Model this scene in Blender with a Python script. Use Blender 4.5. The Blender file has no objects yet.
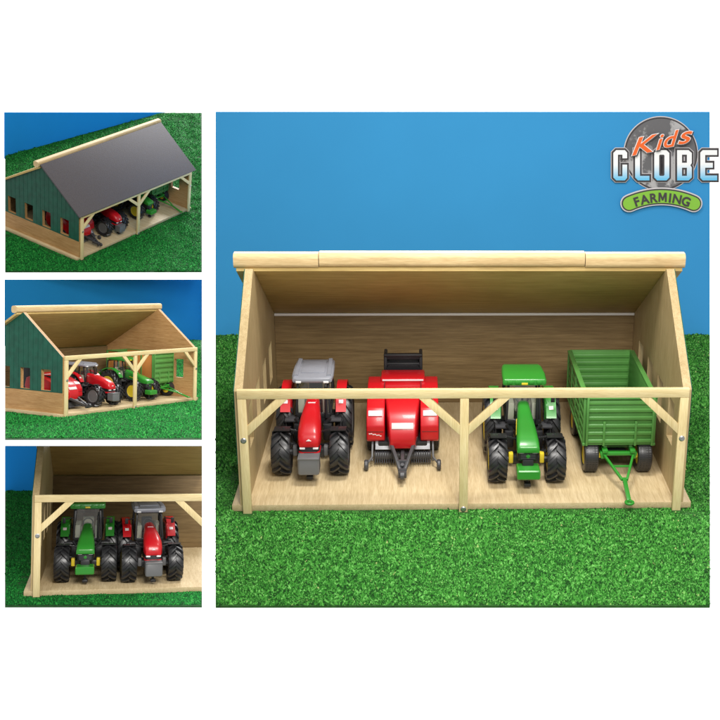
import bpy, bmesh, math, random
import numpy as np
from mathutils import Vector, Matrix
PI = math.pi
random.seed(7); rng = np.random.default_rng(7)
sc = bpy.context.scene
col = sc.collection

# ------------------------------------------------------------------ views of the four displays
F = 1221.56; PPX, PPY = 462.5, 360.0
VIEW = [
 ([[0.99926, -0.03721, 0.01008], [-0.00293, -0.33381, -0.94264], [0.03844, 0.94191, -0.33367]], [0.0065, 1.5439, 12.6061], 1.0),
 ([[0.45673, -0.87507, 0.16017], [-0.38534, -0.35688, -0.85097], [0.80182, 0.32694, -0.5002]], [-9.0658, -3.5184, 34.0225], .55),
 ([[0.44518, -0.89479, 0.03427], [-0.05218, -0.06414, -0.99658], [0.89392, 0.44187, -0.07524]], [-7.7506, 1.1367, 28.7961], .36),
 ([[0.96549, -0.25852, 0.03154], [0.02187, -0.0402, -0.99896], [0.25951, 0.96517, -0.03317]], [-3.4878, 3.1624, 16.6788], .565)]
RECT = [(215.5, 112, 710, 606), (5, 112.5, 202, 272), (5, 279.5, 202, 439), (5, 446, 202, 606)]
R0 = Matrix(VIEW[0][0]); T0 = Vector(VIEW[0][1])
def fix(M):
    q = M.to_quaternion(); q.normalize(); return q.to_matrix()
R0 = fix(R0); EYE = -(R0.transposed() @ T0)

# ------------------------------------------------------------------ camera
cam = bpy.data.cameras.new('camera'); co = bpy.data.objects.new('camera', cam); col.objects.link(co)
B = Matrix((R0[0], -R0[1], -R0[2])).transposed()
co.matrix_world = Matrix.Translation(EYE) @ B.to_4x4()
cam.sensor_width = 36; cam.lens = F / 720 * 36; cam.shift_x = -(PPX - 360) / 720; cam.clip_start = .1; cam.clip_end = 400
sc.camera = co
# ------------------------------------------------------------------ light
W = bpy.data.worlds.new('World'); sc.world = W; W.use_nodes = True
bg = W.node_tree.nodes['Background']; bg.inputs[0].default_value = (1, 1, 1, 1); bg.inputs[1].default_value = .53
def cw(x, y, z): return R0.transposed() @ (Vector((x, y, z)) - T0)      # point given in camera axes (right, down, ahead)
def area(name, loc, target, size, power, colr=(1, .97, .92), spread=None):
    l = bpy.data.lights.new(name, 'AREA'); l.shape = 'SQUARE'; l.size = size; l.energy = power; l.color = colr
    if spread: l.spread = spread
    o = bpy.data.objects.new(name, l); col.objects.link(o); o.location = loc
    o.rotation_euler = (Vector(target) - Vector(loc)).to_track_quat('-Z', 'Y').to_euler(); return o
area('overhead_softbox', (.2, -.6, 8.2), (0, 1.2, 0), 1.9, 235, spread=math.radians(116))
area('front_softbox', cw(1.6, -4.6, .5), cw(1.2, .3, 12), 4.0, 760, spread=math.radians(125))
area('added_side_fill', cw(-7.5, -5.0, 3.5), cw(-4.2, 0, 13), 3.0, 170)  # added fill lamp, brightens the left displays
sc.view_settings.view_transform = 'Standard'; sc.view_settings.look = 'None'
sc.view_settings.exposure = 0; sc.view_settings.gamma = 1
sc.render.engine = 'CYCLES'

# ------------------------------------------------------------------ materials
def L(r, g, b):
    f = lambda c: c / 255 / 12.92 if c <= 10 else ((c / 255 + .055) / 1.055) ** 2.4
    return (f(r), f(g), f(b), 1)
def mat(name, c, rough=.5, metal=0, noise=.0, nscale=30, bump=0, coat=0, spec=.5):
    m = bpy.data.materials.new(name); m.use_nodes = True; nt = m.node_tree; p = nt.nodes['Principled BSDF']
    c = tuple(c[:3]) + (1,)
    p.inputs['Base Color'].default_value = c; p.inputs['Roughness'].default_value = rough; p.inputs['Metallic'].default_value = metal
    p.inputs['Coat Weight'].default_value = coat; p.inputs['Specular IOR Level'].default_value = spec
    tc = nt.nodes.new('ShaderNodeTexCoord'); n = nt.nodes.new('ShaderNodeTexNoise'); n.inputs['Scale'].default_value = nscale; n.inputs['Detail'].default_value = 5
    nt.links.new(tc.outputs['Object'], n.inputs['Vector'])
    if noise:
        r = nt.nodes.new('ShaderNodeValToRGB'); r.color_ramp.elements[0].position = .3; r.color_ramp.elements[1].position = .7
        r.color_ramp.elements[0].color = tuple(x * (1 - noise) for x in c[:3]) + (1,); r.color_ramp.elements[1].color = tuple(min(1, x * (1 + noise)) for x in c[:3]) + (1,)
        nt.links.new(n.outputs['Fac'], r.inputs[0]); nt.links.new(r.outputs[0], p.inputs['Base Color'])
    if bump:
        b = nt.nodes.new('ShaderNodeBump'); b.inputs['Strength'].default_value = bump; b.inputs['Distance'].default_value = .02
        nt.links.new(n.outputs['Fac'], b.inputs['Height']); nt.links.new(b.outputs[0], p.inputs['Normal'])
    return m
def wood(name, a, b, stretch, rough=.55, fig=.5):
    """wood grain: noise stretched along the grain, plus fine dark pores"""
    m = bpy.data.materials.new(name); m.use_nodes = True; nt = m.node_tree; p = nt.nodes['Principled BSDF']; N = nt.nodes.new; K = nt.links.new
    p.inputs['Roughness'].default_value = rough; p.inputs['Specular IOR Level'].default_value = .3
    tc = N('ShaderNodeTexCoord'); mp = N('ShaderNodeMapping'); mp.inputs['Scale'].default_value = stretch; K(tc.outputs['Object'], mp.inputs[0])
    n1 = N('ShaderNodeTexNoise'); n1.inputs['Scale'].default_value = 2.2; n1.inputs['Detail'].default_value = 6; n1.inputs['Distortion'].default_value = .6; K(mp.outputs[0], n1.inputs['Vector'])
    r1 = N('ShaderNodeValToRGB'); r1.color_ramp.elements[0].position = .32; r1.color_ramp.elements[1].position = .68
    r1.color_ramp.elements[0].color = tuple(a[:3]) + (1,); r1.color_ramp.elements[1].color = tuple(b[:3]) + (1,); K(n1.outputs['Fac'], r1.inputs[0])
    n2 = N('ShaderNodeTexNoise'); n2.inputs['Scale'].default_value = 9; n2.inputs['Detail'].default_value = 3; K(mp.outputs[0], n2.inputs['Vector'])
    r2 = N('ShaderNodeValToRGB'); r2.color_ramp.elements[0].position = .35; r2.color_ramp.elements[1].position = .6
    k = 1 - fig * .45
    r2.color_ramp.elements[0].color = (k, k * .97, k * .92, 1); r2.color_ramp.elements[1].color = (1, 1, 1, 1); K(n2.outputs['Fac'], r2.inputs[0])
    n3 = N('ShaderNodeTexNoise'); n3.inputs['Scale'].default_value = 1.3; n3.inputs['Detail'].default_value = 2; K(tc.outputs['Object'], n3.inputs['Vector'])
    r3 = N('ShaderNodeValToRGB'); r3.color_ramp.elements[0].color = (.86, .84, .8, 1); r3.color_ramp.elements[1].color = (1.0, 1.0, 1.0, 1); r3.color_ramp.elements[0].position = .3; r3.color_ramp.elements[1].position = .6; K(n3.outputs['Fac'], r3.inputs[0])
    x = N('ShaderNodeMix'); x.data_type = 'RGBA'; x.blend_type = 'MULTIPLY'; x.inputs[0].default_value = 1; K(r1.outputs[0], x.inputs[6]); K(r2.outputs[0], x.inputs[7])
    y = N('ShaderNodeMix'); y.data_type = 'RGBA'; y.blend_type = 'MULTIPLY'; y.inputs[0].default_value = 1; K(x.outputs[2], y.inputs[6]); K(r3.outputs[0], y.inputs[7])
    K(y.outputs[2], p.inputs['Base Color'])
    bp = N('ShaderNodeBump'); bp.inputs['Strength'].default_value = .15; bp.inputs['Distance'].default_value = .01; K(n2.outputs['Fac'], bp.inputs['Height']); K(bp.outputs[0], p.inputs['Normal'])
    return m
M = {}
M['post'] = wood('pale pine stick', (.72, .58, .30), (.80, .67, .38), (14, 14, 1.0), fig=.25)
M['beam'] = wood('pale pine beam', (.72, .58, .30), (.80, .67, .38), (1, 14, 14), fig=.25)
M['log'] = wood('ridge pine', (.60, .43, .22), (.70, .53, .29), (1.2, 16, 16), fig=.35)
M['floor'] = wood('floor board', (.51, .395, .225), (.61, .49, .30), (12, .8, 12), fig=.35)
M['roofply'] = wood('roof plywood', (.48, .335, .115), (.60, .44, .17), (.5, 13, 13), fig=.5)
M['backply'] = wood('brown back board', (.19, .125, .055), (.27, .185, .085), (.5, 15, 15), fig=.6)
M['sideply'] = wood('side plywood', (.44, .33, .165), (.54, .42, .23), (12, 12, .8), fig=.4)
M['warm_lit_ply'] = wood('side plywood in warm light', (.40, .22, .085), (.50, .30, .13), (12, .8, 12), fig=.4)  # same side plywood, its warmer light put into the colour
M['green_board'] = mat('green painted boards', (.004, .075, .045), .5, noise=.2, nscale=6, bump=.1)
M['slate'] = mat('grey roofing felt', (.082, .073, .080), .75, noise=.1, nscale=40, bump=.15)
M['steel'] = mat('steel', (.45, .45, .44), .35, .9)
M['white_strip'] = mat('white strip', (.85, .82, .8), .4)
M['tyre'] = mat('rubber', (.020, .020, .022), .36, noise=.2, nscale=20, spec=.6)
M['black'] = mat('black plastic', (.016, .016, .018), .4)
M['darkgrey'] = mat('dark grey plastic', (.05, .05, .055), .42)
M['grey'] = mat('grey plastic', (.125, .125, .13), .4)
M['midgrey'] = mat('light grey plastic', (.34, .35, .37), .35)
M['cabroof'] = mat('silver grey roof', (.25, .26, .30), .3, noise=.06, nscale=8)
M['red'] = mat('glossy red', (.50, .006, .012), .33, coat=.15)
M['green'] = mat('glossy green', (.028, .235, .025), .32, coat=.15)
M['tgreen'] = mat('trailer green', (.085, .255, .055), .42, noise=.08, nscale=5)
M['yellow'] = mat('yellow', (.68, .52, .03), .38)
M['beige'] = mat('beige seat', (.62, .58, .46), .6)
M['sticker'] = mat('white sticker', (.72, .62, .63), .3)
M['lamp'] = mat('clear lamp', (.75, .75, .75), .15)
M['orangewood'] = mat('orange brown board', (.50, .19, .045), .5, noise=.1, nscale=6)
g = bpy.data.materials.new('thin glass'); g.use_nodes = True; nt = g.node_tree; p = nt.nodes['Principled BSDF']
tr = nt.nodes.new('ShaderNodeBsdfTransparent'); tr.inputs[0].default_value = (.86, .9, .88, 1); mx = nt.nodes.new('ShaderNodeMixShader'); mx.inputs[0].default_value = .10
p.inputs['Base Color'].default_value = (.9, .9, .9, 1); p.inputs['Roughness'].default_value = .04; p.inputs['Metallic'].default_value = 1
nt.links.new(tr.outputs[0], mx.inputs[1]); nt.links.new(p.outputs[0], mx.inputs[2]); nt.links.new(mx.outputs[0], nt.nodes['Material Output'].inputs[0]); M['glass'] = g

# ------------------------------------------------------------------ mesh helpers
class MB:
    def __init__(s): s.v = []; s.f = []
    def add(s, v, f):
        o = len(s.v); s.v += [tuple(x) for x in v]; s.f += [tuple(i + o for i in q) for q in f]; return s
    def bm(s, b):
        b.verts.ensure_lookup_table(); b.verts.index_update()
        s.add([x.co[:] for x in b.verts], [[x.index for x in q.verts] for q in b.faces]); b.free(); return s
    def box(s, x0, x1, y0, y1, z0, z1, bev=.006, mtx=None, seg=2):
        b = bmesh.new(); bmesh.ops.create_cube(b, size=1)
        for q in b.verts: q.co = Vector(((x0 + x1) / 2 + q.co.x * (x1 - x0), (y0 + y1) / 2 + q.co.y * (y1 - y0), (z0 + z1) / 2 + q.co.z * (z1 - z0)))
        bev = min(bev, .45 * min(x1 - x0, y1 - y0, z1 - z0))
        if bev > 0: bmesh.ops.bevel(b, geom=b.edges[:], offset=bev, segments=seg, affect='EDGES', profile=.5)
        if mtx: bmesh.ops.transform(b, matrix=mtx, verts=b.verts)
        return s.bm(b)
    def prism(s, poly, axis, a, b_, bev=.004):
        """poly: 2-D outline; axis 'x' -> (y,z), 'y' -> (x,z), 'z' -> (x,y)"""
        def P(u, w, t): return {'x': (t, u, w), 'y': (u, t, w), 'z': (u, w, t)}[axis]
        b = bmesh.new(); vs = [b.verts.new(P(u, w, a)) for u, w in poly]; f = b.faces.new(vs)
        r = bmesh.ops.extrude_face_region(b, geom=[f]); d = Vector(P(0, 0, b_ - a))
        for q in r['geom']:
            if isinstance(q, bmesh.types.BMVert): q.co += d
        bmesh.ops.recalc_face_normals(b, faces=b.faces)
        if bev > 0: bmesh.ops.bevel(b, geom=b.edges[:], offset=bev, segments=2, affect='EDGES', profile=.5)
        return s.bm(b)
    def loft(s, secs, cap=True):
        n = len(secs[0]); o = len(s.v)
        for q in secs: s.v += [tuple(p) for p in q]
        for i in range(len(secs) - 1):
            for j in range(n):
                a = o + i * n + j; b = o + i * n + (j + 1) % n; s.f.append((a, b, b + n, a + n))
        if cap: s.f.append(tuple(o + j for j in range(n))[::-1]); s.f.append(tuple(o + (len(secs) - 1) * n + j for j in range(n)))
        return s
    def tube(s, pts, r, n=10):
        secs = []; pts = [Vector(p) for p in pts]
        for i, p in enumerate(pts):
            d = (pts[min(i + 1, len(pts) - 1)] - pts[max(i - 1, 0)]).normalized(); u = d.orthogonal().normalized() if i == 0 else (u - d * u.dot(d)).normalized()
            w = d.cross(u); rr_ = r[i] if isinstance(r, (list, tuple)) else r
            secs.append([p + (u * math.cos(2 * PI * k / n) + w * math.sin(2 * PI * k / n)) * rr_ for k in range(n)])
        return s.loft(secs)
    def bar(s, a, b, w, h, bev=.004):
        a, b = Vector(a), Vector(b); d = b - a; l = d.length; d.normalize(); up = Vector((0, 0, 1))
        if abs(d.z) > .95: up = Vector((0, 1, 0))
        sx = d.cross(up).normalized(); u = sx.cross(d); m = Matrix((sx, d, u)).transposed().to_4x4(); m.translation = a
        return s.box(-w / 2, w / 2, 0, l, -h / 2, h / 2, bev, m)
    def lathe(s, prof, n=40, c=(0, 0, 0)):       # prof: (x, radius), round the x axis
        return s.loft([[(c[0] + x, c[1] + r * math.cos(2 * PI * k / n), c[2] + r * math.sin(2 * PI * k / n)) for k in range(n)] for x, r in prof])
    def build(s, name, m, parent=None, ang=35):
        me = bpy.data.meshes.new(name); me.from_pydata(s.v, [], s.f); me.update()
        b = bmesh.new(); b.from_mesh(me); bmesh.ops.recalc_face_normals(b, faces=b.faces); b.to_mesh(me); b.free()
        me.polygons.foreach_set('use_smooth', [True] * len(me.polygons)); me.set_sharp_from_angle(angle=math.radians(ang))
        me.materials.append(m); o = bpy.data.objects.new(name, me); col.objects.link(o)
        if parent: o.parent = parent
        return o
def rr(y, cx, cz, w, h, r, n=5):
    """rounded rectangle in the xz plane at depth y; r = corner radii (top, bottom)"""
    rt, rb = r if isinstance(r, tuple) else (r, r); out = []
    for (sx, sz, a0, q) in ((1, 1, 0, rt), (-1, 1, PI / 2, rt), (-1, -1, PI, rb), (1, -1, 3 * PI / 2, rb)):
        q = min(q, w / 2 * .99, h / 2 * .99)
        for k in range(n + 1):
            a = a0 + PI / 2 * k / n; out.append((cx + sx * (w / 2 - q) + q * math.cos(a), y, cz + sz * (h / 2 - q) + q * math.sin(a)))
    return out
def empty(name, parent=None, label=None, cat=None, group=None, loc=(0, 0, 0)):
    o = bpy.data.objects.new(name, None); col.objects.link(o); o.location = loc; o.empty_display_size = .1
    if parent: o.parent = parent
    tag(o, label, cat, group); return o
def tag(o, label=None, cat=None, group=None, kind=None):
    for k, v in (('label', label), ('category', cat), ('group', group), ('kind', kind)):
        if v: o[k] = v
    return o
def copy_tree(o, parent=None):
    c = o.copy(); col.objects.link(c); c.parent = parent
    for ch in list(o.children): copy_tree(ch, c)
    return c

# ------------------------------------------------------------------ display frames (one rigid frame for each display)
PM = []
for Rm, Tm, s in VIEW:
    Rm = fix(Matrix(Rm)); Tm = Vector(Tm)
    A = Matrix.Translation(EYE) @ (R0.transposed() @ Rm).to_4x4() @ Matrix.Diagonal((s, s, s, 1))
    A.translation = EYE + R0.transposed() @ (Tm * s); PM.append(A)
EYEL = [m.inverted() @ EYE for m in PM]
def ray(i, x, y):
    d = fix(Matrix(VIEW[i][0])).transposed() @ Vector(((x - PPX) / F, (y - PPY) / F, 1)); return EYEL[i], d
def ground(i, x, y, z=0.):
    e, d = ray(i, x, y); return e + d * ((z - e.z) / d.z)
def put(o, i, x=0, y=0, z=0, rz=0):
    o.matrix_world = PM[i] @ Matrix.Translation((x, y, z)) @ Matrix.Rotation(rz, 4, 'Z')
def trim(objs, i):
    """saw the pieces off where the display ends"""
    x0, y0, x1, y1 = RECT[i]; cs = [ray(i, *c)[1] for c in ((x0, y0), (x1, y0), (x1, y1), (x0, y1))]; mid = ray(i, (x0 + x1) / 2, (y0 + y1) / 2)[1]
    for o in objs:
        b = bmesh.new(); b.from_mesh(o.data); ch = False
        for k in range(4):
            n = cs[k].cross(cs[(k + 1) % 4]).normalized()
            if n.dot(mid) > 0: n = -n                      # outward
            if not any((v.co - EYEL[i]).dot(n) > 1e-5 for v in b.verts): continue
            ch = True
            r = bmesh.ops.bisect_plane(b, geom=b.verts[:] + b.edges[:] + b.faces[:], plane_co=EYEL[i], plane_no=n, clear_outer=True)
            e = [q for q in r['geom_cut'] if isinstance(q, bmesh.types.BMEdge)]
            if e:
                try: bmesh.ops.edgeloop_fill(b, edges=e)
                except Exception: pass
        if ch:
            if len(b.faces) == 0: b.free(); me = o.data; bpy.data.objects.remove(o); continue
            b.to_mesh(o.data)
        b.free()

# ------------------------------------------------------------------ the toy shed
T = .07; HB = 1.346; BH = .095; YR = 1.239; ZR = 2.423; XI = 2.197; XO = 2.289; YB = 2.89; ZB = 1.214; YA = 1.18; ZA = 2.245; WF = 2.367
def wall_z(y): return HB - .03 + (ZA - HB + .03) * y / YA if y < YA else ZA + (ZB - ZA) * (y - YA) / (YB - YA)
WIN = [(.34, .63), (.96, 1.25), (1.57, 1.86), (2.17, 2.45)]; WZ0, WZ1 = .555, 1.02
def panel_cols(mb, ys, x0, x1, zlo, holes, bev=0):
    """one solid slab in the yz plane with rectangular holes, made of strips merged into one solid"""
    b = bmesh.new()
    def face(y0, y1, za, zb):
        zt = lambda y: wall_z(y) if zb is None else zb
        b.faces.new([b.verts.new((x0, y0, za)), b.verts.new((x0, y1, za)), b.verts.new((x0, y1, zt(y1))), b.verts.new((x0, y0, zt(y0)))])
    for y0, y1 in zip(ys[:-1], ys[1:]):
        h = [w for w in holes if y0 >= w[0] - 1e-6 and y1 <= w[1] + 1e-6]
        zz = [zlo] + ([max(WZ0, zlo)] if WZ0 > zlo else []) + [WZ1]
        for a, c in zip(zz[:-1], zz[1:]):
            if not (h and a >= WZ0 - 1e-6): face(y0, y1, a, c)
        face(y0, y1, WZ1, None)
    bmesh.ops.remove_doubles(b, verts=b.verts, dist=1e-5)
    r = bmesh.ops.extrude_face_region(b, geom=b.faces[:])
    for q in r['geom']:
        if isinstance(q, bmesh.types.BMVert): q.co.x += x1 - x0
    bmesh.ops.recalc_face_normals(b, faces=b.faces); mb.bm(b)
def make_shed(i, label, closed=False, strip=False, seams=True):
    R = empty('toy_shed', None, label, 'toy shed', 'toy wooden machinery sheds'); made = []
    def P(name, mb, m, par=None): o = mb.build(name, m, par or R, 30); made.append(o); return o
    P('floor', MB().box(-WF, WF, 0, YB + .08, 0, T, .006), M['floor'])
    ys = sorted(set([0, YA, YB] + [y for w in WIN for y in w]))
    for s in (-1, 1):
        w = MB(); panel_cols(w, ys, s * XI, s * (XO - .008), T, WIN)
        wall = P('side_wall', w, M['warm_lit_ply' if i in (1, 2) else 'sideply'])
        g = MB(); gz = .53
        panel_cols(g, ys, s * (XO - .008), s * (XO - .005), gz, WIN)
        bw = .145; y = 0.0
        while y < YB - .01:                              # single boards of the cladding
            y1 = min(y + bw, YB); cuts = sorted(set([y + .006, y1 - .006] + [q for q in ys if y + .006 < q < y1 - .006]))
            panel_cols(g, cuts, s * (XO - .005), s * XO, gz, WIN); y = y1
        P('cladding', g, M['green_board'], wall)
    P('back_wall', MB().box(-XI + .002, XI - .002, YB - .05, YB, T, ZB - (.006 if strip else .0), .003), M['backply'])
    if strip: P('gap_light_strip', MB().box(-XI + .004, XI - .004, YB - .058, YB - .03, ZB - .006, ZB + .022, .002), M['white_strip'])  # white strip stands in for light coming through the gap under the roof
    # rear roof slab
    sl = (ZB - ZA) / (YB - YA); nrm = Vector((0, -sl, 1)).normalized(); th = .05
    y0, y1 = YR + .02, YB + .22; za = ZA + sl * (y0 - YA) + .003; zb = ZA + sl * (y1 - YA) + .003
    rr_ = MB().prism([(y0, za), (y1, zb), (y1 - sl * 0 + nrm.y * th, zb + nrm.z * th), (y0 + nrm.y * th, za + nrm.z * th)], 'x', -WF - .02, WF + .02, .004)
    P('rear_roof', rr_, M['roofply'])
    if closed:
        sf = (ZA - HB + .03) / YA; n2 = Vector((0, -sf, 1)).normalized(); ya, yb = -.085, YR - .005
        za = HB - .03 + sf * ya + .012; zb = HB - .03 + sf * yb + .012; th = .035
        P('front_roof', MB().prism([(ya, za), (yb, zb), (yb + n2.y * th, zb + n2.z * th), (ya + n2.y * th, za + n2.z * th)], 'x', -WF + .0, WF - .0, .004), M['slate'])
    # ridge log, three lengths end to end
    def logsec(x, off):
        yc, zc, w, h, r = YR + .085, ZR - .115 + off, .17, .16, .055; out = []
        for (sy, sz, a0) in ((1, 1, 0), (-1, 1, PI / 2), (-1, -1, PI), (1, -1, 3 * PI / 2)):
            for k in range(7):
                a = a0 + PI / 2 * k / 6; out.append((x, yc + sy * (w / 2 - r) + r * math.cos(a), zc + sz * (h / 2 - r) + r * math.sin(a)))
        return out
    cuts = [-2.41, -1.51, 1.33, 2.41] if seams else [-2.41, 2.41]
    for k in range(len(cuts) - 1):
        a, b_ = cuts[k] + (.004 if k else 0), cuts[k + 1] - (.004 if k < len(cuts) - 2 else 0); off = .01 if (k == 1 and seams) else 0
        P('ridge_log', MB().loft([logsec(a, off), logsec(b_, off)]), M['log'])
    bt = HB - (.07 if closed else 0); BB = bt - BH
    beam = P('beam', MB().box(-2.25, 2.25, -.055, -.003, BB, bt, .006), M['beam'])
    for x in (-2.205, 0, 2.205):
        po = P('post', MB().box(x - .044, x + .044, -.055, -.003, -.03, BB - .001, .006), M['post'])
        zb = .93 if x else .035
        P('bolt', MB().lathe([(0, .001), (0, .03), (.006, .03), (.012, .02), (.012, .001)], 16), M['steel'], po)
        bo = made[-1]; bo.data.transform(Matrix.Translation((x, -.055, zb - .12 if x else zb)) @ Matrix.Rotation(-PI / 2, 4, 'Z'))
    for (x, s) in ((-2.161, 1), (-.044, -1), (.044, 1), (2.161, -1)):
        b = MB(); b.prism([(x, .965), (x, .855), (x + s * .41, BB - .001), (x + s * .295, BB - .001)], 'y', -.052, -.008, .004)
        P('brace', b, M['post'])
    trim(made, i)
    put(R, i); return R

# ------------------------------------------------------------------ wheels
def make_wheel(name, parent, r, w, nl, rimm, out, loc, lug=True):
    """out = +1/-1: side on which the dished rim faces"""
    e = empty(name, parent, loc=loc); t = MB(); rc = r * (.865 if lug else .985); ri = r * .56
    t.lathe([(-w * .36, ri), (-w * .47, r * .66), (-w * .5, r * .8), (-w * .44, rc * .955), (-w * .3, rc * .99), (0, rc), (w * .3, rc * .99), (w * .44, rc * .955), (w * .5, r * .8), (w * .47, r * .66), (w * .36, ri)], 56)
    if lug:
        for s in (-1, 1):
            for k in range(nl):
                a0 = 2 * PI * (k + (.5 if s > 0 else 0)) / nl; da = 2 * PI / nl; secs = []
                for q in range(5):
                    f = q / 4; x = s * w * (-.03 + .52 * f); a = a0 - da * .95 * f; rb = rc * (1 - .05 * f * f) - .012 - .02 * r * (f > .9); rt = r * (1 - .035 * f * f) - (.04 * r if f > .9 else 0)
                    hw = da * (.17 + .05 * f)
                    secs.append([(x, rad * math.sin(a + d), rad * math.cos(a + d)) for rad, d in ((rb, -hw), (rt, -hw * .75), (rt, hw * .75), (rb, hw))])
                t.loft(secs)
    else:
        for k in range(48):
            a = 2 * PI * k / 48
            for x in (-.3, -.1, .1, .3):
                m = Matrix.Rotation(a, 4, 'X'); t.box(w * (x - .07), w * (x + .07), -r * .045, r * .045, rc - .01, r, 0, m)
    t.build('tyre', M['tyre'], e, 40)
    q = MB(); q.lathe([(out * w * .40, ri * 1.04), (out * w * .44, ri * .98), (out * w * .40, ri * .88), (out * w * .18, ri * .8), (out * w * .12, ri * .45), (out * w * .24, ri * .40), (out * w * .26, ri * .18), (out * w * .26, .001)], 32)
    q.lathe([(-out * w * .40, ri * 1.02), (-out * w * .2, ri * .8), (-out * w * .2, .001)], 32)
    for k in range(8):
        a = 2 * PI * k / 8; q.lathe([(out * w * .12, ri * .06), (out * w * .19, ri * .06), (out * w * .19, .0005)], 6, (0, ri * .6 * math.cos(a), ri * .6 * math.sin(a)))
    q.build('rim', rimm, e, 30)
    return e

# ------------------------------------------------------------------ tractors (front axle at y = 0, nose towards -y, wheels on z = 0)
def make_tractor(kind):
    redk = kind == 'red'; body = M['red'] if redk else M['green']; rim = M['grey'] if redk else M['yellow']
    R = empty('toy_tractor')
    make_wheel('front_wheel', R, .25, .2, 13, rim, -1, (-.31, 0, .25)); make_wheel('front_wheel', R, .25, .2, 13, rim, 1, (.31, 0, .25))
    make_wheel('rear_wheel', R, .355, .19, 15, rim, -1, (-.325, .76, .355)); make_wheel('rear_wheel', R, .355, .19, 15, rim, 1, (.325, .76, .355))
    # chassis: frame rails, engine block, gearbox, axles
    c = MB(); c.box(-.075, .075, -.12, .95, .22, .40, .02); c.box(-.09, .09, .10, .5, .30, .50, .02); c.box(-.22, .22, .70, .84, .28, .42, .03)
    c.tube([(-.24, 0, .245), (.24, 0, .245)], .04); c.box(-.15, .15, -.05, .05, .2, .3, .015); c.box(-.06, .06, -.24, -.08, .2, .34, .012)
    for s in (-1, 1):
        c.box(s * .16 - .05, s * .16 + .05, .3, .58, .24, .44, .02); c.tube([(s * .13, .34, .42), (s * .19, .34, .5)], .02); c.bar((s * .1, .05, .3), (s * .22, .0, .34), .03, .03)
    c.tube([(0, -.2, .19), (0, -.2, .06)], .018); c.box(-.035, .035, -.26, -.17, .035, .075, .008)
    c.build('chassis', M['black'], R)
    for s in (-1, 1):       # hubs and pivot blocks beside the front axle
        MB().box(s * .165 - .025, s * .165 + .025, -.06, .05, .22, .33, .012).build('axle_hub', M['grey'] if redk else M['yellow'], R)
    # front ballast
    w = MB(); w.loft([rr(-.36, 0, .225, .20, .17, .02), rr(-.35, 0, .23, .225, .195, .025), rr(-.19, 0, .24, .225, .19, .02)] if redk else [rr(-.36, 0, .215, .225, .08, .015), rr(-.35, 0, .215, .245, .105, .02), rr(-.18, 0, .22, .24, .11, .02)])
    if redk: w.box(-.114, .114, -.365, -.18, .305, .325, .006); 
    w.build('ballast_block', M['grey'] if redk else M['green'], R)
    # bonnet: curved sections from nose to cab
    if redk: TB = [(-.245, .45, .41, .12, .03), (-.235, .50, .40, .20, .05), (-.19, .56, .41, .235, .07), (-.08, .62, .42, .245, .085), (.08, .665, .44, .225, .085), (.28, .705, .46, .18, .075), (.50, .735, .48, .13, .055)]
    else: TB = [(-.255, .475, .43, .18, .015), (-.245, .495, .42, .235, .03), (-.15, .54, .42, .24, .05), (.02, .60, .44, .215, .055), (.25, .665, .47, .17, .055), (.50, .72, .50, .125, .045)]
    S = [(y, (t + u) / 2, w_, t - u, r) for y, t, u, w_, r in TB]
    bo = MB().loft([rr(y, 0, z, w_, h, (r, .01), 6) for y, z, w_, h, r in S]).build('bonnet', body, R, 50)
    q = MB(); q.loft([rr(-.222, 0, .385, .17, .11, .03), rr(-.20, 0, .385, .215, .15, .03), rr(-.05, 0, .40, .215, .18, .03), rr(.5, 0, .45, .115, .30, .02)]); gr = q.build('grille', M['black'], R)
    sl = MB()
    for k in range(4): sl.box(-.075, .075, -.230, -.216, .345 + .02 * k, .352 + .02 * k, .002)
    sl.build('grille_slat', M['darkgrey'], gr)
    for s in (-1, 1):
        MB().box(s * .07 - .030, s * .07 + .030, -.242, -.20, .412 if not redk else .375, .434 if not redk else .398, .008, Matrix.Rotation(s * -.0, 4, 'Y')).build('headlight', M['lamp'], R)
    if redk:
        MB().loft([rr(-.235, 0, .325, .18, .03, .012), rr(-.20, 0, .325, .225, .04, .012), rr(-.05, 0, .33, .23, .04, .012)]).build('nose_trim', M['red'], R)
        MB().prism([(-.028, .0), (.028, .0), (0, .02)], 'y', -.2105, -.2, .001).build('nose_badge', M['lamp'], bo).location = (0, -.038, .475)
        MB().box(-.04, .04, .27, .29, .7015, .7085, .001).build('bonnet_sticker', M['sticker'], bo)
    else:
        MB().prism([(.022 * math.cos(a * PI / 4), .022 * math.sin(a * PI / 4)) for a in range(8)], 'y', -.206, -.19, .001).build('nose_badge', M['green'], gr).location = (0, -.024, .375)
        for s in (-1, 1): MB().bar((s * .104, .05, .50), (s * .080, .35, .56), .012, .014, .002).build('side_stripe', M['yellow'], bo)
    # dark mudguards over the front wheels and foot steps
    for s in (-1, 1):
        f = MB(); secs = []
        for k in range(7):
            a = math.radians(-12 + 95 * k / 6); y = .268 * math.sin(a); z = .245 + .268 * math.cos(a); x0 = s * .30
            secs.append([(x0 - .085, y, z), (x0 + .085, y, z), (x0 + .085, y * 1.03, z + .009 * math.cos(a)), (x0 - .085, y * 1.03, z + .009 * math.cos(a))])
        f.loft(secs); f.bar((s * .30, .02, .52), (s * .1, .04, .46), .03, .02)
        f.build('mudguard', M['black'], R)
        st = MB(); st.box(s * .235 - .075, s * .235 + .075, .34, .5, .45, .475, .006); st.box(s * .25 - .05, s * .25 + .05, .36, .48, .30, .315, .004); st.box(s * .25 - .05, s * .25 + .05, .36, .48, .19, .205, .004)
        for u in (-.05, .05): st.box(s * .25 + u - .006, s * .25 + u + .006, .40, .44, .19, .46, .002)
        st.build('step', M['darkgrey'], R)
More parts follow.
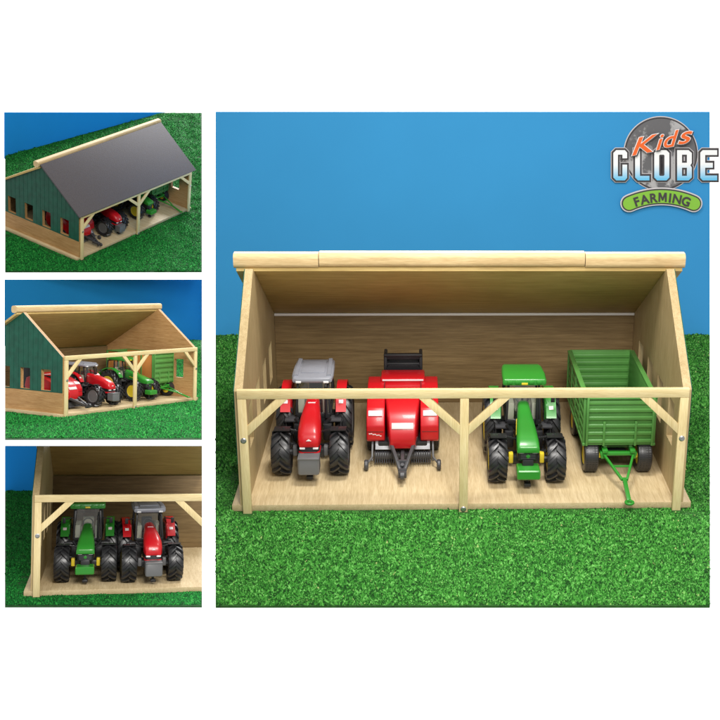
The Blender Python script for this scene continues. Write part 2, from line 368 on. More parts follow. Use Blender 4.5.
        # rear fender: arched shell over the rear wheel, stickered front
        f = MB(); secs = []; fw = .11
        for k in range(11):
            a = math.radians(-62 + 130 * k / 10); rad = .392; y = .76 + rad * math.sin(a); z = .355 + rad * math.cos(a); x0 = s * .305; t_ = .022
            secs.append([(x0 - fw / 2, y, z), (x0 + fw / 2, y, z), (x0 + fw / 2, y + t_ * math.sin(a), z + t_ * math.cos(a)), (x0 - fw / 2, y + t_ * math.sin(a), z + t_ * math.cos(a))])
        f.loft(secs); f.box(s * .25 - .012, s * .25 + .012, .5, .98, .46, .70, .008)
        fe = f.build('fender', body, R, 40)
        MB().box(s * .305 - .025, s * .305 + .025, -.003, .003, -.022, .022, .002, Matrix.Translation((0, .462, .645)) @ Matrix.Rotation(-.80, 4, 'X')).build('fender_lamp', M['sticker'], fe)
        m = MB(); m.tube([(s * .2, .46, .80), (s * .30, .42, .79)], .008, 8); m.box(s * .315 - .022, s * .315 + .022, .405, .42, .73, .81, .006); m.build('mirror', M['black'], R)
    # cab
    ct = .885 if redk else .935
    k_ = MB()
    for s in (-1, 1):
        k_.bar((s * .185, .43, .50), (s * .165, .50, ct), .026, .026); k_.bar((s * .205, .72, .6), (s * .185, .74, ct), .022, .03); k_.bar((s * .19, .98, .62), (s * .17, .95, ct), .026, .026)
        k_.bar((s * .19, .44, .505), (s * .2, .72, .60), .02, .025); k_.bar((s * .2, .72, .60), (s * .19, .98, .62), .02, .025)
    k_.bar((-.17, .5, ct - .01), (.17, .5, ct - .01), .03, .02); k_.bar((-.17, .95, ct - .01), (.17, .95, ct - .01), .03, .02); k_.bar((-.18, .43, .50), (.18, .43, .50), .03, .05); k_.box(-.17, .17, .44, .98, .40, .47, .01)
    cf = k_.build('cab_frame', M['black'], R)
    gl = MB(); gl.add([(-.165, .445, .52), (.165, .445, .52), (.15, .505, ct - .02), (-.15, .505, ct - .02)], [(0, 1, 2, 3)]); gl.build('windscreen', M['glass'], cf)
    gl = MB(); gl.add([(-.17, .975, .62), (.17, .975, .62), (.155, .952, ct - .02), (-.155, .952, ct - .02)], [(0, 1, 2, 3)]); gl.build('rear_window', M['glass'], cf)
    for s in (-1, 1):
        gl = MB(); gl.add([(s * .196, .46, .52), (s * .204, .71, .61), (s * .186, .73, ct - .02), (s * .170, .51, ct - .02)], [(0, 1, 2, 3)]); gl.build('door_glass', M['glass'], cf)
    if redk:
        rf = MB(); rf.loft([rr(.40, 0, .985, .36, .03, .014), rr(.41, 0, .985, .43, .055, .025), rr(.50, 0, .995, .455, .07, .03), rr(.75, 0, 1.0, .45, .075, .03), rr(.97, 0, .995, .43, .065, .03), rr(1.0, 0, .99, .37, .035, .015)])
        for s in (-1, 1): rf.loft([rr(.45, s * .18, 1.03, .05, .02, .009), rr(.95, s * .17, 1.035, .05, .03, .012)])
        rf.box(-.13, .13, .52, .90, 1.028, 1.042, .006)
        rf.v = [(x, y, z + ct - .955) for x, y, z in rf.v]
        roof = rf.build('cab_roof', M['cabroof'], R, 40)
        for s in (-1, 1): MB().box(s * .15 - .03, s * .15 + .03, .392, .41, ct, ct + .025, .006).build('work_lamp', M['lamp'], roof)
    else:
        rf = MB(); rf.loft([rr(.39, 0, .985, .44, .05, .02), rr(.40, 0, .99, .47, .07, .02), rr(.55, 0, 1.005, .475, .085, .03), rr(.80, 0, 1.0, .45, .08, .035), rr(.90, 0, .99, .42, .06, .03), rr(.93, 0, .985, .38, .03, .012)])
        for k in range(4):
            x = (-.16, -.075, .075, .16)[k]; rf.box(x - .028, x + .028, .375, .4, .975, 1.012, .006)
        rf.v = [(x, y, z + ct - .955) for x, y, z in rf.v]
        roof = rf.build('cab_roof', M['green'], R, 40)
        MB().box(-.034, .034, .374, .386, ct + .01, ct + .035, .006).build('roof_badge', M['yellow'], roof)
    se = MB(); se.box(-.08, .08, .70, .84, .50, .56, .025); se.box(-.075, .075, .83, .88, .54, .76, .025); se.box(-.12, -.085, .68, .85, .55, .62, .01); se.box(.085, .12, .68, .85, .55, .62, .01)
    se.build('seat', M['beige'] if not redk else M['darkgrey'], R)
    db = MB(); db.box(-.06, .06, .5, .58, .50, .68, .02); db.tube([(0, .58, .62), (0, .62, .70)], .012, 8); db.tube([(.065 * math.cos(a * PI / 8), .62 + .03 * math.sin(a * PI / 8), .705 + .058 * math.sin(a * PI / 8)) for a in range(17)], .008, 6)
    db.build('dashboard', M['black'], R)
    for s in (-1, 1): MB().box(s * .135 - .038, s * .135 + .038, .50, .93, .47, .69, .012).build('cab_trim', M['beige'], R)
    ex = MB(); ex.tube([(.145, .40, .48), (.145, .40, .84)], .017, 10); ex.tube([(.145, .40, .84), (.15, .43, .88)], .013, 10)
    ex.build('exhaust', M['black'], R)
    h = MB(); h.box(-.05, .05, .94, 1.04, .22, .32, .01)
    for s in (-1, 1): h.bar((s * .08, .95, .26), (s * .1, 1.14, .24), .02, .03); h.bar((s * .07, .98, .5), (s * .09, 1.1, .28), .016, .016)
    h.build('rear_linkage', M['darkgrey'], R)
    return R

# ------------------------------------------------------------------ round baler (drawbar eye at y = 0)
def make_baler():
    R = empty('toy_baler')
    c = MB(); c.box(-.27, .27, .50, 1.35, .17, .26, .015); c.tube([(-.33, .93, .2), (.33, .93, .2)], .03)
    for s in (-1, 1): c.box(s * .25 - .02, s * .25 + .02, .56, 1.3, .2, .32, .01)
    c.build('frame', M['black'], R)
    for s in (-1, 1): make_wheel('road_wheel', R, .2, .12, 14, M['midgrey'], s, (s * .35, .93, .2), lug=False)
    # drawbar: two converging arms and a coupling eye
    d = MB()
    for s in (-1, 1): d.bar((s * .15, .52, .30), (s * .025, .04, .13), .038, .05, .008)
    d.box(-.045, .045, -.05, .14, .09, .15, .015); d.tube([(0, .08, .15), (0, .06, .19)], .02); d.box(-.02, .02, .15, .45, .14, .2, .008)
    d.lathe([(-.02, .022), (-.02, .045), (.02, .045), (.02, .022)], 20, (0, -.07, .12)); d.box(-.06, .06, .14, .175, .10, .2, .008); d.box(-.045, .045, -.01, .02, .06, .165, .006)
    d.build('drawbar', M['darkgrey'], R)
    # pick-up: silver guard plates, reel with tines, gauge wheels
    pk = MB(); pk.tube([(-.31, .50, .1), (.31, .50, .1)], .05, 14)
    for k in range(25):
        x = -.30 + .60 * k / 24
        pk.tube([(x, .50, .1), (x, .435, .075), (x, .415, .045)], .006, 5); pk.box(x - .006, x + .006, .44, .53, .05, .155, .002)
    pick = pk.build('pickup', M['darkgrey'], R)
    for s in (-1, 1):
        MB().box(s * .215 - .085, s * .215 + .085, -.05, .05, -.006, .006, .004, Matrix.Translation((0, .51, .215)) @ Matrix.Rotation(.75, 4, 'X')).build('guard_plate', M['midgrey'], pick)
        a = MB(); a.bar((s * .33, .60, .28), (s * .335, .42, .07), .022, .04, .006); a.bar((s * .33, .42, .12), (s * .39, .36, .06), .018, .02); a.build('side_arm', M['grey'], R)
        gw = MB(); gw.lathe([(-.022, .012), (-.022, .05), (-.012, .06), (.012, .06), (.022, .05), (.022, .012)], 24, (s * .395, .335, .06)); gw.build('gauge_wheel', M['darkgrey'], R)
    # centre hood: narrow nose widening and rising to the back
    TB = [(.375, .33, .245, .23, .03), (.38, .36, .235, .26, .04), (.40, .42, .23, .28, .04), (.47, .53, .235, .305, .05), (.56, .60, .25, .33, .05), (.80, .68, .28, .38, .05), (1.05, .715, .3, .42, .05), (1.25, .72, .3, .44, .05), (1.40, .70, .3, .44, .05)]
    S = [(y, (t + u) / 2, w, t - u, r) for y, t, u, w, r in TB]
    ho = MB().loft([rr(y, 0, z, w, h, (r * .45, .015), 4) for y, z, w, h, r in S]).build('hood', M['red'], R, 45)
    hs = MB()
    hs.box(-.118, .118, -.004, .004, -.034, .034, .003, Matrix.Translation((0, .430, .478)) @ Matrix.Rotation(-.567, 4, 'X')); hs.build('hood_sticker', M['sticker'], ho)
    MB().box(-.25, .25, 1.12, 1.42, .70, .775, .02).build('top_box', M['red'], R)
    MB().box(-.232, .232, 1.112, 1.122, .745, .763, .002).build('top_stripe', M['sticker'], R)
    # round side covers
    for s in (-1, 1):
        b = MB(); prof = [(.54, .25), (.51, .28), (.52, .44), (.57, .53), (.66, .60), (.86, .68), (1.1, .73), (1.3, .73), (1.45, .68), (1.5, .5), (1.44, .34), (1.3, .25)]
        b.prism(prof, 'x', s * .195, s * .395, .012)
        sd = b.build('side_cover', M['red'], R, 50)
        MB().box(s * .30 - .075, s * .30 + .075, -.004, .004, -.033, .033, .003, Matrix.Translation((0, .592, .563)) @ Matrix.Rotation(-.82, 4, 'X')).build('cover_sticker', M['sticker'], sd)
        pl_ = MB(); pl_.box(s * .21, s * .385, .514, .530, .372, .378, .001); pl_.box(s * .205 - .003, s * .205 + .003, .80, 1.30, .30, .74, .001); pl_.build('panel_seam', M['black'], sd)
        if s < 0:
            q = MB()
            for k in range(7): q.box(-.37 + .02 * k, -.352 + .02 * k, .512, .521, .345 - .004 * k + .006 * (k % 2), .357 - .004 * k + .006 * (k % 2), .001)
            q.build('cover_lettering', M['sticker'], sd)
    # black tailgate with slats behind the body
    t = MB()
    for s in (-1, 1): t.box(s * .205 - .02, s * .205 + .02, 1.52, 1.80, .30, .90, .015)
    for k in range(6): t.box(-.2, .2, 1.53, 1.56, .43 + .085 * k, .475 + .085 * k, .01)
    t.box(-.225, .225, 1.50, 1.56, .895, .93, .012); t.box(-.2, .2, 1.60, 1.62, .3, .88, .004)
    t.loft([rr(1.5, 0, .55, .38, .5, .05), rr(1.75, 0, .55, .38, .45, .08), rr(1.85, 0, .55, .36, .25, .08)])
    t.build('tailgate', M['black'], R)
    return R

# ------------------------------------------------------------------ tipping trailer (front board at y = 0)
def make_trailer(wooden=False):
    R = empty('toy_trailer'); z0, z1, w, l, th = .35, (1.10 if wooden else .90), .365, 1.52, .022; gm = M['tgreen']
    def ribs(mb, fn, n=6):
        for k in range(n):
            za = z0 + .02 + k * (z1 - z0 - .02) / n; zb = za + (z1 - z0) / n * .62; fn(mb, za, zb)
    # front and rear boards
    for y, s in ((0, -1), (l, 1)):
        b = MB(); b.box(-w, w, y if s < 0 else y - th, y + th if s < 0 else y, z0, z1, .004)
        ribs(b, lambda m, a, c: m.prism([(y, a), (y + s * .02, a + .012), (y + s * .02, c - .012), (y, c)], 'x', -w + .012, w - .012, .003))
        for x in (-w + .012, w - .012): b.box(x - .012, x + .012, min(y, y + s * .03), max(y, y + s * .03), z0, z1, .004)
        ribs(b, lambda m, a, c: m.prism([(y - s * th, a), (y - s * (th + .012), a + .012), (y - s * (th + .012), c - .012), (y - s * th, c)], 'x', -w + .03, w - .03, .003))
        b.box(-w, w, min(y, y + s * .028), max(y, y + s * .028), z1 - .014, z1 + .004, .004)
        if s < 0:
            for x in (-.17, .17): b.box(x - .012, x + .012, y - .032, y - .002, z0, z0 + .28, .003)
        b.build('end_board', gm, R)
    for s in (-1, 1):
        b = MB(); x = s * w; b.box(min(x, x - s * th), max(x, x - s * th), th + .001, l - th - .001, z0, z1, .004)
        if not wooden: ribs(b, lambda m, a, c: m.prism([(x, a), (x + s * .018, a + .012), (x + s * .018, c - .012), (x, c)], 'y', th + .012, l - th - .012, .003))
        sd = b.build('side_board', M['orangewood'] if wooden else gm, R)
        q = MB()
        for y in [th + .01 + k * (l - 2 * th - .02) / 4 for k in range(5)]: q.box(min(x, x + s * .028), max(x, x + s * .028), y - .014, y + .014, z0 - .004, z1 + .002, .003)
        q.box(min(x - s * .024, x + s * .03), max(x - s * .024, x + s * .03), 0, l, z1 - .016, z1 + .006, .004); q.box(min(x, x + s * .03), max(x, x + s * .03), 0, l, z0 - .012, z0 + .018, .004)
        q.build('side_frame', gm, sd)
    MB().box(-w + th, w - th, th, l - th, z0 - .01, z0 + .012, .003).build('bed', gm, R)
    c = MB()
    for s in (-1, 1): c.box(s * .14 - .02, s * .14 + .02, .04, l - .05, .255, .338, .006)
    for y in (.15, .6, 1.1, 1.4): c.box(-.2, .2, y - .02, y + .02, .26, .33, .006)
    c.build('chassis', gm, R)
    ax = MB(); ax.tube([(-.26, .12, .19), (.26, .12, .19)], .024); ax.tube([(-.26, 1.13, .19), (.26, 1.13, .19)], .024); ax.box(-.1, .1, .07, .17, .18, .25, .01); ax.box(-.16, .16, 1.08, 1.18, .18, .25, .01)
    ax.build('axle', M['black'], R)
    for y in (.12, 1.13):
        for s in (-1, 1): make_wheel('trailer_wheel', R, .19, .16, 12, M['yellow'], s, (s * .29, y, .19), lug=False)
    d = MB(); d.box(-.2, .2, -.03, .03, .235, .275, .008)
    for s in (-1, 1):
        d.bar((s * .165, -.01, .25), (s * .025, -.46, .15), .026, .03, .005); d.box(s * .15 - .03, s * .15 + .03, -.05, .08, .27, .31, .008); d.box(s * .17 - .02, s * .17 + .02, -.03, .2, .2, .25, .006)
    d.bar((-.095, -.22, .198), (.095, -.22, .198), .02, .02); d.bar((0, -.43, .155), (0, -.77, .06), .045, .035, .008)
    dr = d.build('drawbar', M['green'], R)
    e = MB(); e.tube([(.038 * math.cos(a * PI / 8), -.80 + .038 * math.sin(a * PI / 8), .055) for a in range(17)], .015, 8); e.build('tow_eye', M['green'], dr)
    for s in (-1, 1): MB().box(s * .20 - .012, s * .20 + .012, .0, .06, .20, .245, .003).build('reflector', M['yellow'], R)
    return R

# ------------------------------------------------------------------ artificial turf and blue backdrops
def turf_material(name, cols):
    """flock: every crumb has its own tone; broad patches of lighter and darker pile; a few stray specks"""
    m = bpy.data.materials.new(name); m.use_nodes = True; nt = m.node_tree; p = nt.nodes['Principled BSDF']; N = nt.nodes.new; K = nt.links.new
    p.inputs['Roughness'].default_value = .75; p.inputs['Specular IOR Level'].default_value = .15
    g_ = N('ShaderNodeNewGeometry'); tc = N('ShaderNodeTexCoord'); n = N('ShaderNodeTexNoise'); n.inputs['Scale'].default_value = 16; n.inputs['Detail'].default_value = 4; K(tc.outputs['Object'], n.inputs['Vector'])
    a_ = N('ShaderNodeMath'); a_.operation = 'MULTIPLY_ADD'; K(n.outputs['Fac'], a_.inputs[0]); a_.inputs[1].default_value = .9; a_.inputs[2].default_value = -.45
    b_ = N('ShaderNodeMath'); b_.operation = 'ADD'; b_.use_clamp = True; K(a_.outputs[0], b_.inputs[0]); K(g_.outputs['Random Per Island'], b_.inputs[1])
    r = N('ShaderNodeValToRGB'); e = r.color_ramp.elements; e[0].color = cols[0] + (1,); e[0].position = .1; e[1].color = cols[3] + (1,); e[1].position = 1
    for q, c in ((.45, cols[1]), (.8, cols[2])): x = e.new(q); x.color = c + (1,)
    K(b_.outputs[0], r.inputs[0])
    s_ = N('ShaderNodeValToRGB'); e = s_.color_ramp.elements; e[0].position = .9955; e[0].color = (0, 0, 0, 1); e[1].position = .997; e[1].color = (1, 1, 1, 1); K(g_.outputs['Random Per Island'], s_.inputs[0])
    x = N('ShaderNodeMix'); x.data_type = 'RGBA'; K(s_.outputs[0], x.inputs[0]); K(r.outputs[0], x.inputs[6]); x.inputs[7].default_value = cols[4] + (1,)
    K(x.outputs[2], p.inputs['Base Color']); return m
def inside(P, poly):
    c = np.zeros(len(P), bool); n = len(poly)
    for k in range(n):
        (x1, y1), (x2, y2) = poly[k], poly[(k + 1) % n]
        with np.errstate(divide='ignore', invalid='ignore'):
            t = ((y1 > P[:, 1]) != (y2 > P[:, 1])) & (P[:, 0] < (x2 - x1) * (P[:, 1] - y1) / (y2 - y1) + x1)
        c ^= t
    return c
def make_turf(i, pix, n, size, m_base, m_tuft, skip_shed=True):
    poly = [ground(i, *p) for p in pix]; p2 = [(p.x, p.y) for p in poly]
    me = MB().prism(p2, 'z', -.02, .0, 0).build('turf_ground', m_base); me['kind'] = 'structure'; me.matrix_world = PM[i]
    xs = [p[0] for p in p2]; ys = [p[1] for p in p2]
    # tufts: small crumbs of flock, more of them near the eye
    P = []; tot = 0; cx_, cy_ = sum(q[0] for q in pix) / len(pix), sum(q[1] for q in pix) / len(pix)
    s2 = [ground(i, x + (1.3 if x < cx_ else -1.3), y + ((1.2 if i == 1 and abs(y - RECT[1][1]) < 1 else 0) if y < cy_ else -1.0)) for x, y in pix]; s2 = [(q.x, q.y) for q in s2]
    ex, ey = EYEL[i].x, EYEL[i].y; dmin = min(math.hypot(a - ex, b - ey) for a, b in p2)
    while tot < n:
        q = np.stack([rng.uniform(min(xs), max(xs), n), rng.uniform(min(ys), max(ys), n)], 1)
        keep = inside(q, s2); d = np.hypot(q[:, 0] - ex, q[:, 1] - ey); keep &= rng.random(n) < (dmin / d) ** 1.3
        if skip_shed: keep &= ~((np.abs(q[:, 0]) < WF + .01) & (q[:, 1] > -.01) & (q[:, 1] < YB + .06)); keep &= ~((np.abs(np.abs(q[:, 0]) - 2.205) < .06) & (np.abs(q[:, 1] + .03) < .06)); keep &= ~((np.abs(q[:, 0]) < .06) & (np.abs(q[:, 1] + .03) < .06))
        q = q[keep]; P.append(q); tot += len(q)
    P = np.concatenate(P)[:n]; n = len(P)
    sz = size * rng.uniform(.55, 1.35, n) * (.8 + .35 * np.sin(P[:, 0] * 7.1 + 3 * np.sin(P[:, 1] * 5.3)) * np.sin(P[:, 1] * 8.3 + 2 * np.sin(P[:, 0] * 4.1)))
    hf = (.75 + .5 * np.sin(P[:, 0] * 3.1 + 2 * np.sin(P[:, 1] * 2.3))**2)
    near = (np.abs(P[:, 0]) < WF + .14) & (P[:, 1] > -.16) & (P[:, 1] < YB)
    sz[near] *= .6
    base = np.array([[1, 0, 0], [-.5, .87, 0], [-.5, -.87, 0], [0, 0, 1.3]])
    V = base[None] * sz[:, None, None] * rng.uniform(.55, 1.4, (n, 4, 3)); a = rng.uniform(0, 2 * PI, n); ca, sa = np.cos(a)[:, None], np.sin(a)[:, None]
    X = V[:, :, 0] * ca - V[:, :, 1] * sa; Y = V[:, :, 0] * sa + V[:, :, 1] * ca; Z = V[:, :, 2] * hf[:, None]
    X[:, 3] += rng.normal(0, .5, n) * sz; Y[:, 3] += rng.normal(0, .5, n) * sz
    V = np.stack([X + P[:, :1], Y + P[:, 1:], Z + rng.uniform(-.3, .5, (n, 1)) * sz[:, None]], -1).reshape(-1, 3)
    Fc = (np.array([[0, 1, 3], [1, 2, 3], [2, 0, 3]])[None] + 4 * np.arange(n)[:, None, None]).reshape(-1)
    mesh = bpy.data.meshes.new('turf_grass'); mesh.vertices.add(4 * n); mesh.vertices.foreach_set('co', V.ravel()); mesh.loops.add(9 * n); mesh.loops.foreach_set('vertex_index', Fc.astype(np.int32))
    mesh.polygons.add(3 * n); mesh.polygons.foreach_set('loop_start', (3 * np.arange(3 * n)).astype(np.int32)); mesh.update(calc_edges=True); mesh.materials.append(m_tuft)
    o = bpy.data.objects.new('turf_grass', mesh); col.objects.link(o); o['kind'] = 'stuff'; o.matrix_world = PM[i]; return o
def make_backdrop(i, a, b, pix, m, label):
    """upright board standing on the ground line seen through pixels a and b, covering the outline pix"""
    A, Bp = ground(i, *a), ground(i, *b); n = (Bp - A).cross(Vector((0, 0, 1))).normalized()
    if n.dot(EYEL[i] - A) < 0: n = -n
    def hit(x, y): e, d = ray(i, x, y); return e + d * ((A - e).dot(n) / d.dot(n))
    f = [hit(*p) for p in pix]; k = len(f); bk = [p - n * .04 for p in f]
    q = MB().add(f + bk, [tuple(range(k)), tuple(range(k, 2 * k))[::-1]] + [(j, (j + 1) % k, (j + 1) % k + k, j + k) for j in range(k)]).build('sky_backdrop', m)
    q['kind'] = 'structure'; q['label'] = label; q.matrix_world = PM[i]
    return hit, n
tb = mat('turf base', (.012, .075, .006), .9, noise=.4, nscale=25)
tf = turf_material('flock bright', [(.006, .045, .006), (.024, .155, .016), (.060, .27, .036), (.14, .42, .09), (.40, .42, .16)])
tb2 = mat('turf base dim light', (.003, .05, .005), .9, noise=.4, nscale=20)  # same turf; dimmer light of the small displays put into base and flock
tf2 = turf_material('flock dim light', [(.002, .05, .008), (.005, .135, .020), (.012, .22, .033), (.04, .33, .055), (.10, .30, .08)])
blue = mat('light blue card', (.043, .28, .59), .9, noise=.02, nscale=1, spec=.1); blue2 = mat('dimly lit blue card', (.014, .29, .85), .9, noise=.02, nscale=1, spec=.1); blue3 = mat('dimly lit middle blue card', (.012, .18, .42), .9, noise=.02, nscale=1, spec=.1)  # one blue card; each display's differing light is put into its colour
x0, y0, x1, y1 = RECT[0]; make_turf(0, [(x0, 335), (x1, 335), (x1, y1), (x0, y1)], 300000, .0165, tb, tf)
HIT0, N0 = make_backdrop(0, (x0, 335), (x1, 335), [(x0, y0), (x1, y0), (x1, 338), (x0, 338)], blue, 'plain light blue backdrop behind the largest display')
x0, y0, x1, y1 = RECT[1]; make_turf(1, [(x0, 156), (163, y0), (x1, y0), (x1, y1), (x0, y1)], 180000, .024, tb2, tf2)
make_backdrop(1, (x0, 156), (163, y0), [(x0, y0), (165, y0), (x0, 159)], blue2, 'dimly lit blue backdrop of the top left display')
x0, y0, x1, y1 = RECT[2]; make_turf(2, [(x0, 344), (x1, 340), (x1, y1), (x0, y1)], 180000, .024, tb2, tf2)
make_backdrop(2, (x0, 344), (x1, 340), [(x0, y0), (x1, y0), (x1, 342), (x0, 346)], blue3, 'dimly lit blue backdrop of the middle left display')
x0, y0, x1, y1 = RECT[3]; make_turf(3, [(x0, 491.4), (x1, 491.4), (x1, y1), (x0, y1)], 130000, .017, tb2, tf2)
make_backdrop(3, (x0, 491.4), (x1, 491.4), [(x0, y0), (x1, y0), (x1, 493), (x0, 493)], blue2, 'dimly lit blue backdrop of the bottom left display')
# white studio wall far behind everything
wp = [cw(-60, -60, 70), cw(60, -60, 70), cw(60, 60, 70), cw(-60, 60, 70)]; wb = [cw(-60, -60, 71), cw(60, -60, 71), cw(60, 60, 71), cw(-60, 60, 71)]
ww = MB().add(wp + wb, [(0, 1, 2, 3), (7, 6, 5, 4), (0, 1, 5, 4), (1, 2, 6, 5), (2, 3, 7, 6), (3, 0, 4, 7)]).build('studio_wall', mat('white studio wall', (.9, .9, .9), .9, spec=0)); ww['kind'] = 'structure'
area('added_wall_wash', cw(0, -34, 42), cw(0, 0, 70), 20, 110000, (1, 1, 1))  # added lamp, there only to bring the wall up to white

# ------------------------------------------------------------------ sheds
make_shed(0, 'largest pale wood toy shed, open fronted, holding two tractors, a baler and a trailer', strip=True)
make_shed(1, 'toy shed with closed grey roof and dark green side, seen from above', closed=True, seams=False)
make_shed(2, 'toy shed with dark green side wall and no front roof, seen low from its corner', seams=False)
make_shed(3, 'toy shed seen close up with only two tractors parked side by side', seams=False)
# ------------------------------------------------------------------ toys
red = make_tractor('red'); grn = make_tractor('green'); bal = make_baler(); trl = make_trailer()
trw = make_trailer(True)
GT, GB, GL = 'toy tractors parked in the sheds', 'red toy balers', 'green toy trailers'
def place(src, i, x, y, rz, label, cat, group, first=False):
    o = src if first else copy_tree(src); tag(o, label, cat, group); put(o, i, x, y, T + .001, rz); return o
place(red, 0, -1.615, .78, 0, 'red tractor with silver roof in the left bay of the largest shed', 'toy tractor', GT, True)
place(grn, 0, .69, .56, 0, 'bright green tractor with yellow rims beside the trailer in the largest shed', 'toy tractor', GT, True)
place(bal, 0, -.63, .50, 0, 'glossy red baler with black tailgate beside the red tractor in the largest shed', 'toy baler', GB, True)
place(trl, 0, 1.70, .68, 0, 'long ribbed green trailer with forked drawbar at the right end of the largest shed', 'toy trailer', GL, True)
place(red, 1, -.52, .42, 0, 'red tractor half in shade under the closed grey roof', 'toy tractor', GT)
place(grn, 1, .93, .55, 0, 'green tractor behind the middle post of the grey roofed shed', 'toy tractor', GT)
place(bal, 1, -1.50, .03, 0, 'red baler with its drawbar at the corner post of the grey roofed shed', 'toy baler', GB)
place(trw, 1, 1.80, .72, 0, 'green trailer at the far end of the grey roofed shed', 'toy trailer', GL, True)
place(red, 2, -.52, .42, 0, 'red tractor seen from its side in the low corner view, beside the baler', 'toy tractor', GT)
place(grn, 2, .93, .55, 0, 'dark green tractor with yellow rims behind the middle post in the low corner view', 'toy tractor', GT)
place(bal, 2, -1.50, .03, 0, 'red baler behind the corner post, seen through windows of the green side wall', 'toy baler', GB)
place(trw, 2, 1.85, .68, 0, 'green trailer with orange brown side boards in the shed with no front roof', 'toy trailer', GL)
place(grn, 3, -1.61, .52, 0, 'green tractor standing left of a red one in the close up shed', 'toy tractor', GT)
place(red, 3, -.735, .44, .08, 'red tractor standing right of a green one in the close up shed', 'toy tractor', GT)

# ------------------------------------------------------------------ logo sign on the blue backdrop
sign = empty('logo_sign', None, 'round grey globe sign lettered Kids Globe Farming on the light blue backdrop', 'sign')
inv = None
def on_sign(o, h):
    """lay a flat piece drawn in sheet units (x right, y down) on the backdrop, h above it"""
    for v in o.data.vertices:
        p = HIT0(v.co.x, v.co.y) + N0 * (h + v.co.z); v.co = PM[0] @ p
    b = bmesh.new(); b.from_mesh(o.data); bmesh.ops.recalc_face_normals(b, faces=b.faces); me = bpy.data.meshes.new(o.name); b.to_mesh(me); b.free()
    me.materials.append(o.data.materials[0]); o.data = me
def curve_piece(name, polys, m, h, offset=0, th=.006, parent=None):
    c = bpy.data.curves.new(name, 'CURVE'); c.dimensions = '2D'; c.fill_mode = 'BOTH'; c.extrude = th / 2; c.offset = offset
    for pl in polys:
        s = c.splines.new('POLY'); s.points.add(len(pl) - 1); s.use_cyclic_u = True
        for k, (x, y) in enumerate(pl): s.points[k].co = (x, y, 0, 1)
    return from_curve(name, c, m, h, parent)
def from_curve(name, c, m, h, parent=None, mtx=None):
    t = bpy.data.objects.new(name + '_tmp', c); col.objects.link(t); bpy.context.view_layer.update()
    me = bpy.data.meshes.new_from_object(t.evaluated_get(bpy.context.evaluated_depsgraph_get())); bpy.data.objects.remove(t)
    if mtx: me.transform(mtx)
    me.name = name; me.materials.clear(); me.materials.append(m); o = bpy.data.objects.new(name, me); col.objects.link(o); on_sign(o, h); o.parent = parent or sign; return o
def text_piece(name, s, m, h, size, mtx, offset=0, th=.006, shear=0, parent=None):
    c = bpy.data.curves.new(name, 'FONT'); c.body = s; c.size = size; c.offset = offset; c.extrude = th / 2; c.shear = shear; c.align_x = 'CENTER'
    return from_curve(name, c, m, h, parent, mtx)
k = .18056
def Z(pts): return [(590 + x * k, 105 + y * k) for x, y in pts]
ink = mat('ink', (.045, .04, .045), .6); pale = mat('pale edge', (.6, .58, .6), .6); orange = mat('orange ink', (.80, .13, .015), .5); whitei = mat('white ink', (.85, .85, .85), .5); banner = mat('leaf green ink', (.22, .50, .045), .5)
gm_ = bpy.data.materials.new('globe print'); gm_.use_nodes = True; nt = gm_.node_tree; p = nt.nodes['Principled BSDF']; p.inputs['Roughness'].default_value = .6
tc = nt.nodes.new('ShaderNodeTexCoord'); n = nt.nodes.new('ShaderNodeTexNoise'); n.inputs['Scale'].default_value = 2.6; n.inputs['Detail'].default_value = 8; n.inputs['Roughness'].default_value = .6
r = nt.nodes.new('ShaderNodeValToRGB'); r.color_ramp.elements[0].position = .50; r.color_ramp.elements[0].color = (.12, .12, .13, 1); r.color_ramp.elements[1].position = .56; r.color_ramp.elements[1].color = (.42, .42, .43, 1)
nt.links.new(tc.outputs['Generated'], n.inputs[0]); nt.links.new(n.outputs[0], r.inputs[0]); nt.links.new(r.outputs[0], p.inputs['Base Color'])
gr_ = bpy.data.materials.new('white to blue print'); gr_.use_nodes = True; nt = gr_.node_tree; p = nt.nodes['Principled BSDF']; p.inputs['Roughness'].default_value = .5
tc = nt.nodes.new('ShaderNodeTexCoord'); sp = nt.nodes.new('ShaderNodeSeparateXYZ'); r = nt.nodes.new('ShaderNodeValToRGB'); r.color_ramp.elements[0].color = (.14, .52, .82, 1); r.color_ramp.elements[0].position = .05; r.color_ramp.elements[1].color = (.88, .9, .92, 1); r.color_ramp.elements[1].position = .55
nt.links.new(tc.outputs['Generated'], sp.inputs[0]); nt.links.new(sp.outputs[2], r.inputs[0]); nt.links.new(r.outputs[0], p.inputs['Base Color'])
circ = lambda cx, cy, R_, n_=64: Z([(cx + R_ * math.cos(2 * PI * a / n_), cy + R_ * math.sin(2 * PI * a / n_)) for a in range(n_)])
e_ = curve_piece('globe_edge', [circ(391, 268, 207)], pale, .010)
curve_piece('globe_ring', [circ(391, 268, 202)], ink, .018, parent=e_); curve_piece('globe_disc', [circ(391, 268, 194)], gm_, .026, parent=e_)
def oct_(x0, y0, x1, y1, c): return [(x0 + c, y0), (x1 - c, y0), (x1, y0 + c), (x1, y1 - c), (x1 - c, y1), (x0 + c, y1), (x0, y1 - c), (x0, y0 + c)]
t, b_ = 246, 414
